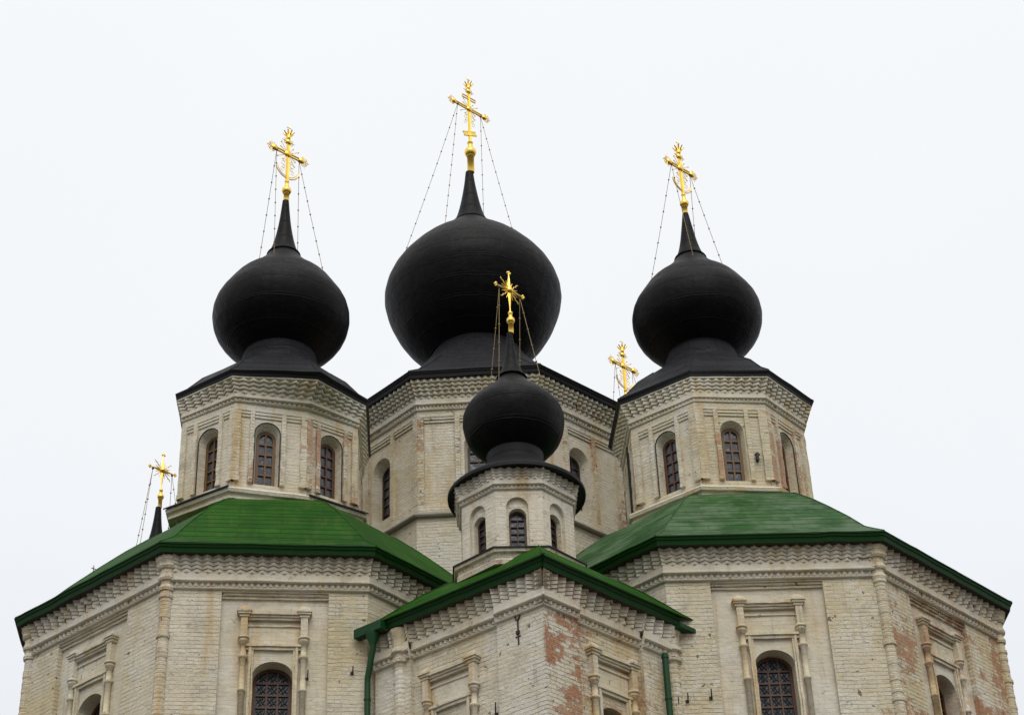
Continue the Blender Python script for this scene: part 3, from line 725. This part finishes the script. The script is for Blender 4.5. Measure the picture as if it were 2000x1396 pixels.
def tower(W, Ep, c, d_e, zE, wears, dome_c, dprof, dcone, hoops, labs, frames, skirt=True, vis=(6, 7, 0, 1, 2), drip=(), per=.165, amp=.060):
    F = faces(W); FC = flared(W, Ep, d_e); zc = 22.44; wall = MB(); cor = MB(); ev = MB(); sf = MB(); led = MB()
    for i in range(8):
        f = F[i]; L = f.L; wr = wears.get(i, .08); wall.wear = wr; wall.flat = .45; cor.wear = wr * .6; led.wear = wr; led.flat = .5; rich = i in vis
        g = FC[i]; cor.flat = .92
        cornice(cor, g, 0, L, zc, zE - .14, g.eL, g.eR, reach=d_e - .065, rows=4, period=per, amp=amp, rich=rich, sc=.8, frac=.25)
        cor.flat = .9; sweep(cor, g, 0, L, [(d_e - .2, zE - .155), (d_e - .058, zE - .15), (d_e - .055, zE - .118)], g.eL, g.eR)
        eave(g, 0, L, g.eL, g.eR, d_e, zE, .125, ev, sf)
        sweep(led, f, 0, L, [(-.05, 20.05), (.14, 20.05), (.15, 20.10), (.11, 20.12), (.12, 20.16), (.19, 20.18), (.21, 20.25), (.18, 20.29), (.0, 20.40), (-.05, 20.44)], f.eL, f.eR)
        rc = -.055; uc = L / 2 + (-.06 if i == 0 and W is W_LT else 0)
        if rich:
            h0 = arch(uc, .50, 20.55, 21.78, .25); h1 = arch(uc, .40, 20.60, 21.74, .19)
            panel(wall, f, rect(-.03, L + .03, 17, zc + .02), [h0], rc)
            strip(wall, f, h0, rc, h1, rc - .20)
            window(f, uc, .42, 20.58, 21.74, .20, rc - .17, 2, 5, frames.get(i, FRAME), .068)
            pw = .17 if W is W_RT else .13; gi = .285
            fbox(wall, f, -.0, L, rc, .0, zc - .17, zc + .01)                     # frieze band
            for a, b in ((pw, uc - gi - .09), (uc - gi, uc + gi), (uc + gi + .09, L - pw)):
                if b - a > .04:
                    fbox(wall, f, a, b, rc, -.012, zc - .235, zc - .172); fbox(wall, f, a, b, rc, -.030, zc - .30, zc - .237)
            for s_ in (-1, 1):
                a = uc + s_ * (gi + .045); m = MB(); m.wear = wr + (.16 if s_ < 0 and i in (0, 1) else .07 if i == 1 else .02); m.flat = .3
                fbox(m, f, a - .046, a + .046, rc, .006, 20.62, zc - .172, .004); fbox(m, f, a - .05, a + .05, rc, .012, 20.55, 20.619, .006)
                build("pilaster", m, WASH, ROOT)
            for a, b in ((0, pw), (L - pw, L)):
                m = MB(); m.wear = wr + (.12 if i == 1 and a == 0 else .04); m.flat = .3
                e0 = a - (f.eL * .008 if a == 0 else 0); e1 = b + (f.eR * .008 if b == L else 0)
                fbox(m, f, e0, e1, rc, .008, 20.66, zc - .172, .003); fbox(m, f, e0 - .01, e1 + .01, rc, .02, 20.56, 20.659, .008)
                build("pilaster", m, WASH, ROOT)
            if i in hoops:
                hp = MB(); pts = [f.P(u, rc + .012, z) for u, z in arch(uc, .53, 20.55, 21.78, .27)]
                hp.tube(pts[1:] + [pts[0]], .012, 5); build("iron_hoop", hp, IRON, ROOT)
        else: panel(wall, f, rect(-.03, L + .03, 17, zc + .02), [], rc)
        if i in drip:
            d_ = MB(); sweep(d_, f, .0, L, [(.0, 20.405), (.19, 20.30), (.245, 20.285), (.25, 20.25), (.24, 20.25), (.23, 20.27), (.18, 20.288), (0, 20.39)], f.eL, f.eR); build("drip_flashing", d_, BLACKE, ROOT)
    build("wall", wall, WASH, ROOT); build("cornice", cor, TRIM, ROOT); build("ledge", led, TRIM, ROOT)
    build("eave", ev, BLACKE, ROOT); build("soffit", sf, SOFFIT, ROOT)
    sk = MB(); k = lambda R: R / 2.35; b = dprof[0]
    loft(sk, offset(Ep, .015), dome_c, [(1.0, None, 0, zE + .003), (k(2.1), None, 0, zE + .22), (k(1.77), None, 0, zE + .62), (k(1.35), 1.27, .25, zE + .99), (k(1.06), 1.0, .6, zE + 1.25), (k(.9), .87, 1, zE + 1.50), (k(.82), b[0] * 1.0, 1, b[1] + .01)], 6)
    hips(sk, offset(Ep, .01), dome_c, [(1.0, None, 0, zE + .003), (k(2.1), None, 0, zE + .22), (k(1.77), None, 0, zE + .62), (k(1.35), 1.27, .25, zE + .98)], .013)
    build("roof", sk, SKIRT, ROOT)
    dome(dome_c, dprof, dcone, labs)

tower(W_LT, E_LT, LTc, .30, 23.08, {7: .03, 0: .10, 1: .15, 2: .15}, (-5.19, 35.68), LT_DOME, LT_CONE, (7, 0, 1), "left black onion dome", {1: FRAME, 0: OCHRE, 7: OCHRE}, drip=(7, 1), per=.19, amp=.066)
RT_DOME = [(r, z + .02) for r, z in scaled(LT_DOME, .965, 25.94)]; RT_CONE = [(r, z + .02) for r, z in scaled(LT_CONE, .965, 25.94)]
RT_CONE[-1] = (.072, 29.08)
tower(W_RT, E_RT, RTc, .30, 23.13, {7: .06, 0: .07, 1: .13, 2: .14, 6: .1}, (4.29, 36.44), RT_DOME, RT_CONE, (7, 1), "right black onion dome", {0: OCHRE, 7: FRAME, 1: FRAME})

co, T = ornate_cross((-5.18, 35.68), 29.70, .115, 29.38, .068, 29.97, 30.84, .40, 31.22, "ornate gilded cross with a crescent on the left dome")
def ch(T, half, zc, anchors): return [(T(q * half, 0, zc), a) for q, a in anchors]
chains(co, ch(T, .33, 30.80, [(-1, (-5.84, 35.88, 27.25)), (-1, (-5.31, 34.98, 27.25)), (1, (-4.22, 35.78, 27.05)), (1, (-4.95, 36.40, 27.25))]))
co, T = ornate_cross((4.29, 36.44), 29.39, .110, 29.08, .065, 29.66, 30.50, .39, 30.87, "ornate gilded cross with a crescent on the right dome", s=.97)
chains(co, ch(T, .32, 30.46, [(-1, (3.27, 36.5, 26.93)), (-1, (4.30, 35.86, 27.30)), (1, (5.14, 36.55, 27.1)), (1, (4.5, 37.1, 27.25))]))

# ------------------------------------------------------------------ the great central octagon
def central():
    F = faces(W_M); zc = 24.52; zE = 25.40; wall = MB(); cor = MB(); ev = MB(); sf = MB(); led = MB(); low = MB()
    for i in range(8):
        f = F[i]; L = f.L; wr = {7: .08, 0: .13, 1: .14}.get(i, .1); wall.wear = wr * .8; wall.flat = .4; cor.flat = .92; cor.wear = wr * .6; rich = i in (6, 7, 0, 1, 2); low.wear = .04; low.flat = .1; led.wear = .08
        cornice(cor, f, 0, L, zc, zE - .16, f.eL, f.eR, reach=.29, rows=5, period=.155, amp=.055, rich=rich, sc=.85, frac=.25)
        eave(f, 0, L, f.eL, f.eR, .37, zE, .16, ev, sf)
        rc = -.07; uc = L / 2
        if rich:
            h0 = arch(uc, .62, 22.25, 23.62, .31); h1 = arch(uc, .48, 22.30, 23.55, .24)
            panel(wall, f, rect(-.03, L + .03, 21.6, zc + .02), [h0], rc); strip(wall, f, h0, rc, h1, rc - .26)
            window(f, uc, .50, 22.28, 23.56, .25, rc - .23, 2, 6, FRAMED, .055)
            gi = .40; pw = .15
            fbox(wall, f, 0, L, rc, 0, zc - .16, zc + .01); fbox(wall, f, 0, L, rc, 0, 21.75, 22.05)
            for a, b in ((pw, uc - gi - .11), (uc - gi, uc + gi), (uc + gi + .11, L - pw)):
                fbox(wall, f, a, b, rc, -.015, zc - .225, zc - .162); fbox(wall, f, a, b, rc, -.038, zc - .29, zc - .227)
            for a, b in ((0, pw), (uc - gi - .11, uc - gi), (uc + gi, uc + gi + .11), (L - pw, L)):
                m = MB(); m.wear = wr + .04; fbox(m, f, a, b, rc, .006, 22.052, zc - .162, .003); build("pilaster", m, WASH, ROOT)
        else: panel(wall, f, rect(-.03, L + .03, 21.6, zc + .02), [], rc)
        sweep(led, f, 0, L, [(.05, 21.655), (.15, 21.665), (.17, 21.70), (.165, 21.725), (.0, 21.86), (-.05, 21.88)], f.eL, f.eR)
        panel(low, f, rect(-.06 * f.eL, L + .06 * f.eR, -EYE, 21.68), [], .06)
    build("wall", wall, WASH, ROOT); build("wall", low, WASH, ROOT); build("cornice", cor, TRIM, ROOT); build("ledge", led, STONE, ROOT)
    build("eave", ev, BLACKE, ROOT); build("soffit", sf, SOFFIT, ROOT)
    c = (-.88, 40.87); k = lambda R: R / 3.99; sk = MB()
    loft(sk, offset(E_M, .015), c, [(1, None, 0, 25.403), (k(3.4), None, 0, 25.82), (k(2.74), None, 0, 26.42), (k(2.15), 2.05, .12, 27.0), (k(1.7), 1.6, .45, 27.5), (k(1.4), 1.34, .85, 27.85), (k(1.25), 1.2, 1, 28.1), (k(1.16), 1.15, 1, 28.24)], 8)
    hips(sk, offset(E_M, .01), c, [(1, None, 0, 25.403), (k(3.4), None, 0, 25.82), (k(2.74), None, 0, 26.42), (k(2.15), 2.05, .12, 27.0)], .016)
    build("roof", sk, SKIRT, ROOT)
    dome((-.945, 40.87), [(1.15, 28.19), (1.44, 28.42), (1.74, 28.71), (2.01, 29.12), (2.22, 29.62), (2.307, 30.11), (2.20, 30.59), (1.947, 31.04), (1.50, 31.58), (1.03, 32.01), (.60, 32.42), (.42, 32.62)],
         [(.47, 32.56), (.35, 32.90), (.25, 33.35), (.16, 33.9), (.105, 34.38)], "largest black onion dome at the centre")
central()
co, T = ornate_cross((-.90, 40.87), 35.10, .165, 34.38, .098, 35.44, 36.69, .56, 37.35, "largest gilded cross with three bars on the central dome", big=True)
chains(co, ch(T, .42, 36.65, [(-1, (-2.90, 40.75, 31.00)), (-1, (-1.60, 39.75, 31.66)), (1, (.22, 40.75, 31.93)), (1, (-.62, 42.1, 31.75))]))

# ------------------------------------------------------------------ corner block with its little tower
BC, BL, BR = Vector((.364, 28.907)), Vector((-2.621, 31.166)), Vector((2.988, 31.58))
def corner_block():
    zE = 15.87; zb = zE - .79; d_e = .33
    D = BL + BR - BC
    W4 = offset([tuple(BC), tuple(BR), tuple(D), tuple(BL)], -d_e)
    FR = Face(W4[0], W4[1], 1, 1); FL = Face(W4[3], W4[0], 1, 1)
    wall = MB(); cor = MB(); cor.flat = .92; ev = MB(); sf = MB()
    for f, uc, pils, wr, half in ((FL, FL.L - 2.33 + .33, ((FL.L - .92, FL.L, 'c'), (-.6, .22, 'e')), .03, .52), (FR, 1.93 - .33, ((0, .74, 'c'), (2.36, 3.05, 'e')), .10, .49)):
        L = f.L; wall.wear = wr + (.07 if f is FR else 0); cor.wear = wr
        h0 = arch(uc, .72, 11.4, 13.46, .28); panel(wall, f, rect(-.7 if f is FL else 0, L + (.7 if f is FR else 0), -EYE, zb + .6), [h0], 0)
        h1 = arch(uc, .69, 11.4, 13.46, .27); strip(wall, f, h0, 0, h1, -.32)
        window(f, uc, .69, 11.4, 13.46, .27, -.30, 3, 10, FRAME, .055, True)
        surround(f, uc, 14.68, 9.5, 0, ROOT, half, wear=wr)
        a0, b0 = (.22, L - .92) if f is FL else (.74, 2.36)
        cornice(cor, f, a0, b0, zb, zE - .13, 0, 0, reach=.21, rows=5, period=.2, amp=.085, d1=.115)
        for a, b, kind in pils:
            m = MB(); m.wear = wr + (.21 if f is FR and kind == 'c' else .03); pr = .095
            el = 1 if (f is FR and kind == 'c') else 0; er = 1 if (f is FL and kind == 'c') else 0
            z0 = -EYE; A = f.P(a - el * pr, pr, z0); B = f.P(b + er * pr, pr, z0)
            sweep(m, f, a, b, [(0.0, z0), (pr, z0), (pr, zb + .02), (0, zb + .02)], el, er); build("pilaster", m, WASH, ROOT)
            cor.wear = wr + (.08 if f is FR and kind == 'c' else 0)
            cornice(cor, f, a, b, zb, zE - .13, el, er, d0=pr, reach=.16, rows=5, period=.2, amp=.085, d1=.09); cor.wear = wr
        eave(f, -.58 if f is FL else 0, L + (.12 if f is FR else 0), 0 if f is FL else 1, 1 if f is FL else 0, d_e, zE, .17, ev, sf, lip=.045)
        m = MB(); m.wear = wr; cu = -.02 if f is FL else 3.18                       # engaged round column in the corner against the chapel
        pr = []; z = 6
        while z < zb - .1: r = .12 + random.uniform(-.006, .006); pr += [(r * .95, z), (r, z + .03), (r, z + .06), (r * .955, z + .086)]; z += .088
        pr += [(.11, zb - .06), (.17, zb - .03), (.18, zb + .03), (.13, zb + .07), (.13, zb + .12), (.19, zb + .16), (.19, zb + .22), (.15, zb + .26), (.16, zb + .4), (.22, zb + .6)]
        m.lathe(pr, lambda x, y, q, f=f, cu=cu: f.P(cu + x, .07 + y, q), 14, smooth=False); build("corner_column", m, TRIM, ROOT)
    build("wall", wall, WASH, ROOT); build("cornice", cor, TRIM, ROOT); build("eave", ev, GREENE, ROOT); build("soffit", sf, SOFFIT, ROOT)
    rf = MB(); E4 = offset([tuple(BC), tuple(BR), tuple(D), tuple(BL)], .045)
    RB = [(1, None, 0, zE + .004), (.93, None, 0, zE + .11), (.80, None, 0, zE + .33), (.68, None, 0, zE + .52), (.56, None, 0, zE + .68), (.40, None, 0, zE + .82)]
    loft(rf, E4, (.26, 31.0), RB, 6); hips(rf, E4, (.26, 31.0), RB, .014)
    build("roof", rf, GREEN, ROOT, label="small green corner roof below the little tower")
    return FL, FR
FL, FR = corner_block()

def little_tower(c, zs, k, W, lab_d, lab_c, detail=True, kc=None):
    """zs maps heights measured on the front tower"""
    F = faces(W); wall = MB(); cor = MB(); led = MB(); Z = zs; zc = 17.76
    for i in range(8):
        f = F[i]; L = f.L; wr = {7: .05, 0: .10, 1: .13}.get(i, .1); wall.wear = wr; wall.flat = .55; cor.flat = .92; cor.wear = wr * .6; led.wear = .12; rich = detail and i in (6, 7, 0, 1, 2)
        cornice(cor, f, 0, L, Z(zc), Z(18.17), f.eL, f.eR, reach=.125 * k, rows=4, period=.15 * k, amp=.05 * k, rich=rich, sc=.7 * k)
        if rich:
            uc = L * .46; h0 = arch(uc, .39 * k, Z(16.62), Z(17.42), .195 * k); panel(wall, f, rect(0, L, Z(16.0), Z(zc) + .02), [h0], 0)
            h1 = arch(uc, .39 * k, Z(16.62), Z(17.42), .195 * k); strip(wall, f, h0, 0, h1, -.07 * k)
            h2 = arch(uc, .315 * k, Z(16.64), Z(17.27), .15 * k); panel(wall, f, h1, [h2], -.07 * k); h3 = arch(uc, .305 * k, Z(16.66), Z(17.27), .14 * k); strip(wall, f, h2, -.07 * k, h3, -.2 * k)
            window(f, uc, .305 * k, Z(16.66), Z(17.27), .14 * k, -.17 * k, 2, 5, FRAMED, .034 * k)
        else: panel(wall, f, rect(0, L, Z(16.0), Z(zc) + .02), [], 0)
        sweep(led, f, 0, L, [(-.05, Z(16.22)), (.10 * k, Z(16.22)), (.11 * k, Z(16.30)), (.08 * k, Z(16.34)), (.09 * k, Z(16.42)), (.15 * k, Z(16.44)), (.16 * k, Z(16.52)), (.0, Z(16.60)), (-.04, Z(16.61))], f.eL, f.eR)
    if detail:
        dr = MB()
        for i in (6, 7, 0, 1, 2): sweep(dr, F[i], 0, F[i].L, [(.0, 16.612), (.165, 16.535), (.185, 16.525), (.185, 16.500), (.17, 16.500), (.0, 16.59)], F[i].eL, F[i].eR)
        build("drip_flashing", dr, BLACKE, ROOT)
    build("wall", wall, WASH, ROOT); build("cornice", cor, TRIM, ROOT); build("ledge", led, TRIM, ROOT)
    m = MB(); Tl = lambda x, y, z: (c[0] + x, c[1] + y, z)                       # round eave and neck
    m.lathe([(1.0 * k, Z(18.175)), (1.24 * k, Z(18.17)), (1.245 * k, Z(18.15)), (1.27 * k, Z(18.15)), (1.275 * k, Z(18.205)), (1.18 * k, Z(18.29)), (.98 * k, Z(18.43)), (.75 * k, Z(18.62)), (.60 * k, Z(18.78)), (.52 * k, Z(18.93)), (.54 * k, Z(19.10))], Tl, 48, smooth=False)
    build("roof", m, BLACKE, ROOT)
    P = lambda pr: [(r * k, Z(z)) for r, z in pr]
    dome(c, P([(.53, 19.06), (.71, 19.22), (.855, 19.4), (.93, 19.6), (.962, 19.8), (.935, 20.0), (.83, 20.18), (.67, 20.36), (.47, 20.53), (.30, 20.74), (.22, 20.88)]), P([(.27, 20.82), (.20, 21.0), (.13, 21.25), (.085, 21.55), (.055, 21.90)]), lab_d)
    kc = kc or k; zt = Z(21.90); Y = lambda z: zt + (z - 21.90) * kc
    co, T = star_cross((c[0] + .03, c[1]), Y(22.198), .082 * kc, zt, .052 * kc, Y(22.40), Y(22.93), .345 * kc, Y(23.35), lab_c, kc)
    chains(co, [(T(q * .27 * kc, 0, Y(22.89)), (c[0] + x * k, c[1] + y * k, Z(z))) for q, x, y, z in ((-1, -.42, -.05, 20.56), (-1, -.24, -.40, 20.55), (1, .62, -.1, 20.40), (1, .14, .45, 20.56))])
    return co
little_tower((-.025, 30.91), lambda z: z, 1.0, W_S, "small black onion dome in front of the central tower", "gilded star cross on the small front dome")
K = 1.25; c2 = (-8.80, 41.05)
little_tower(c2, lambda z: 24.32 + (z - 21.9) * K, K, regular(*c2, 1.09 * K, 3.2), "black onion dome hidden behind the left roof, only its tip in view", "gilded star cross behind the left tower", detail=False, kc=1.03)

# corner block below the left rear tower
def plain_block(c, half, ang, zt):
    P = [(c[0] + half * 1.414 * cos(ang + k * pi / 2), c[1] + half * 1.414 * sin(ang + k * pi / 2)) for k in range(4)]
    F = faces(P); w = MB()
    for f in F: panel(w, f, rect(0, f.L, -EYE, zt), [], 0)
    build("wall", w, WASH, ROOT); r = MB(); loft(r, offset(P, .3), c, [(1, None, 0, zt - .05), (.8, None, 0, zt + .3), (.5, None, 0, zt + .6), (.3, None, 0, zt + .7)], 2); build("roof", r, GREEN, ROOT)
plain_block((-8.6, 41.3), 1.7, pi, 16.3)

# rear chapels and towers
for cx, cy, nm, xc in ((3.14, 45.2, "right", True), (-6.0, 45.4, "left", False)):
    W8 = regular(cx, cy, 4.88, 5); chw = MB()
    for f in faces(W8): panel(chw, f, rect(0, f.L, -EYE, 17.3), [], 0)
    build("wall", chw, WASH, ROOT); rf = MB(); loft(rf, offset(W8, .33), (cx, cy), RLV, 2); build("roof", rf, GREEN, ROOT)
    WT = regular(cx, cy, 1.92, 6)
    tower(WT, offset(WT, .34), (cx, cy), .34, 23.1, {}, (cx, cy), LT_DOME, LT_CONE, (), "black onion dome hidden at the rear " + nm, {}, vis=())
    if xc:
        co, T = ornate_cross((cx - .02, cy), 29.62, .115, 29.32, .068, 29.89, 30.72, .40, 31.10, "gilded cross with a crescent rising behind the right tower roof")
        chains(co, ch(T, .33, 30.68, [(-1, (cx - .65, cy + .2, 27.25)), (-1, (cx - .12, cy - .7, 27.25)), (1, (cx + .95, cy + .1, 27.05)), (1, (cx + .25, cy + .72, 27.25))]))
    else: ornate_cross((cx, cy), 29.70, .115, 29.38, .068, 29.97, 30.84, .40, 31.22, "gilded cross hidden behind the left tower")

# ------------------------------------------------------------------ pipes, gutters, hooks
def pipe(pts, r, mat, lab=None, collars=()):
    m = MB(); m.tube(pts, r, 12)
    for z in collars:
        for a, b in zip(pts, pts[1:]):
            if min(a[2], b[2]) <= z <= max(a[2], b[2]):
                q = (z - a[2]) / (b[2] - a[2]); p = Vector(a).lerp(Vector(b), q); m.tube([(p.x, p.y, p.z - .02), (p.x, p.y, p.z + .02)], r * 1.18, 12)
    return build("downpipe", m, mat, ROOT, label=lab)
f = FL
g = MB()                                                                  # funnel box and gutter end at the valley
fbox(g, f, -.80, -.16, .30, .46, 15.68, 15.85); g.lathe([(.055, 15.42), (.06, 15.46), (.13, 15.64), (.135, 15.72)], lambda x, y, z: f.P(-.42 + x, .37 + y, z), 14)
build("gutter", g, GREENP, ROOT)
lc0 = faces(W_LC)[0]
pipe([f.P(-.42, .37, 15.50), f.P(-.42, .37, 15.38), lc0.P(3.62, .12, 14.90), lc0.P(3.62, .12, 14.75), lc0.P(3.62, .12, 10.0)], .055, GREENP, "left green downpipe below the gutter funnel", (14.5, 13.4))
f = FR
pipe([f.P(2.81, .22, 15.06), f.P(2.81, .22, 9.0)], .058, GREENP, "right green downpipe with an open cut top", (14.99, 14.2, 13.2))
tr = MB(); fbox(tr, FR, FR.L + .02, FR.L + .62, .22, .40, 15.62, 15.70); build("gutter", tr, GREENP, ROOT)
# dark drainpipes in the gaps beside the towers
pipe([(2.45, 36.2, 22.6), (2.45, 36.2, 19.6)], .05, BLACKE, "black drainpipe in the gap left of the right tower")
# iron tie hook on the corner block
h = MB(); f = FL; u0 = FL.L - .78 + .32
h.tube([f.P(u0, .10, 14.55), f.P(u0, .10, 15.00)], .016, 6); h.tube([f.P(u0 + .045 * sin(2 * pi * k / 12), .11, 15.075 - .075 * cos(2 * pi * k / 12)) for k in range(12)], .015, 6, closed=True)
fbox(h, f, u0 - .035, u0 + .035, .07, .125, 14.74, 14.80); fbox(h, f, u0 - .06, u0 + .05, .07, .10, 14.68, 14.71)
build("tie_hook", h, RUST, ROOT)
def pin(f, u, d, z, L):
    h = MB(); h.tube([f.P(u, d - .02, z), f.P(u + .01, d + .05, z + .01), f.P(u + .015, d + .05, z + L)], .012, 5); fbox(h, f, u - .03, u + .03, d - .01, d + .03, z - .02, z + .02); build("wall_pin", h, RUST, ROOT)
bk = MB(); q = faces(W_RT)[0]; fbox(bk, q, 1.20, 1.25, -.06, .05, 21.02, 21.20); fbox(bk, q, 1.17, 1.28, .0, .03, 21.14, 21.18); build("wall_bracket", bk, IRON, ROOT)
fl = faces(W_LC); frr = faces(W_RC)
pin(fl[0], 3.35, 0, 15.05, .12); pin(fl[0], 2.56, -.05, 14.95, .16); pin(frr[0], .62, 0, 14.35, .16); pin(frr[0], .2, 0, 14.3, .14); pin(FR, 2.97 + .15, .12, 14.2, .16)
pin(FL, FL.L - 1.05, 0, 13.5, .2)

# ------------------------------------------------------------------ bell tower far behind
BT = empty("bell_tower", (-19.6, 78.5, 0))
BT["label"] = "distant bell tower behind the left green roof, only the tip of its dark cross showing"; BT["category"] = "bell tower"
def bell_tower():
    cx, cy = -19.6, 78.5; dx = -19.27; 
    for R, z0, z1 in ((6.0, -EYE, 14), (5.0, 14, 24)):
        w = MB(); P = regular(cx, cy, R, 5)
        for f in faces(P):
            h0 = arch(f.L / 2, f.L * .4, z0 + 3, z1 - 3.5, f.L * .2); panel(w, f, rect(0, f.L, z0, z1), [h0], 0); strip(w, f, h0, 0, h0, -.7)
            sweep(w, f, 0, f.L, [(-.02, z1 - .9), (.1, z1 - .8), (.15, z1 - .5), (.3, z1 - .3), (.35, z1), (-.4, z1 + .02)], f.eL, f.eR)
            panel(w, f, h0, [], -.7)
        build("wall", w, WASH, BT)
    t = MB(); P = regular(cx, cy, 5.2, 5); loft(t, P, (cx, cy), [(1, None, 0, 24.0), (.12, None, 0, 36.5)], 2); build("tent_roof", t, GREEN, BT)
    d = MB(); d.lathe([(.62, 36.3), (.62, 37.6), (.8, 37.8), (1.0, 38.3), (.95, 38.8), (.7, 39.2), (.35, 39.6), (.15, 40.2), (.06, 40.9)], lambda x, y, z: (cx + x, cy + y, z), 24); build("dome", d, BLACK, BT)
    c = MB(); T = frame_at(cx, cy, 0); c.box(-.06, .06, -.03, .03, 40.8, 42.6, T); c.box(-.6, .6, -.03, .03, 41.7, 41.82, T); c.ball((0, 0, 41.0), .17, T, 10)
    zt = 42.75 
    for k in range(8): a = 2 * pi * k / 8; c.tube([(cx + .1 * cos(a), cy + .1 * sin(a), zt), (cx + .22 * cos(a), cy + .22 * sin(a), zt + .16)], .025, 4)
    c.tube([(cx, cy, 42.5), (cx, cy, 43.58)], .022, 4); c.tube([(-.11, 0, 43.42), (.11, 0, 43.42)], .022, 4, T); build("cross", c, IRON, BT)
bell_tower()

# ------------------------------------------------------------------ ground
G = MB(); G.wear = 0
G.face([(-2500, -2500, -EYE), (2500, -2500, -EYE), (2500, 2500, -EYE), (-2500, 2500, -EYE)])
gr = build("ground", G, mat_simple("winter_ground", (.055, .052, .042), .95, var=.5, scale=.6, bump=.02), None); gr["kind"] = "structure"
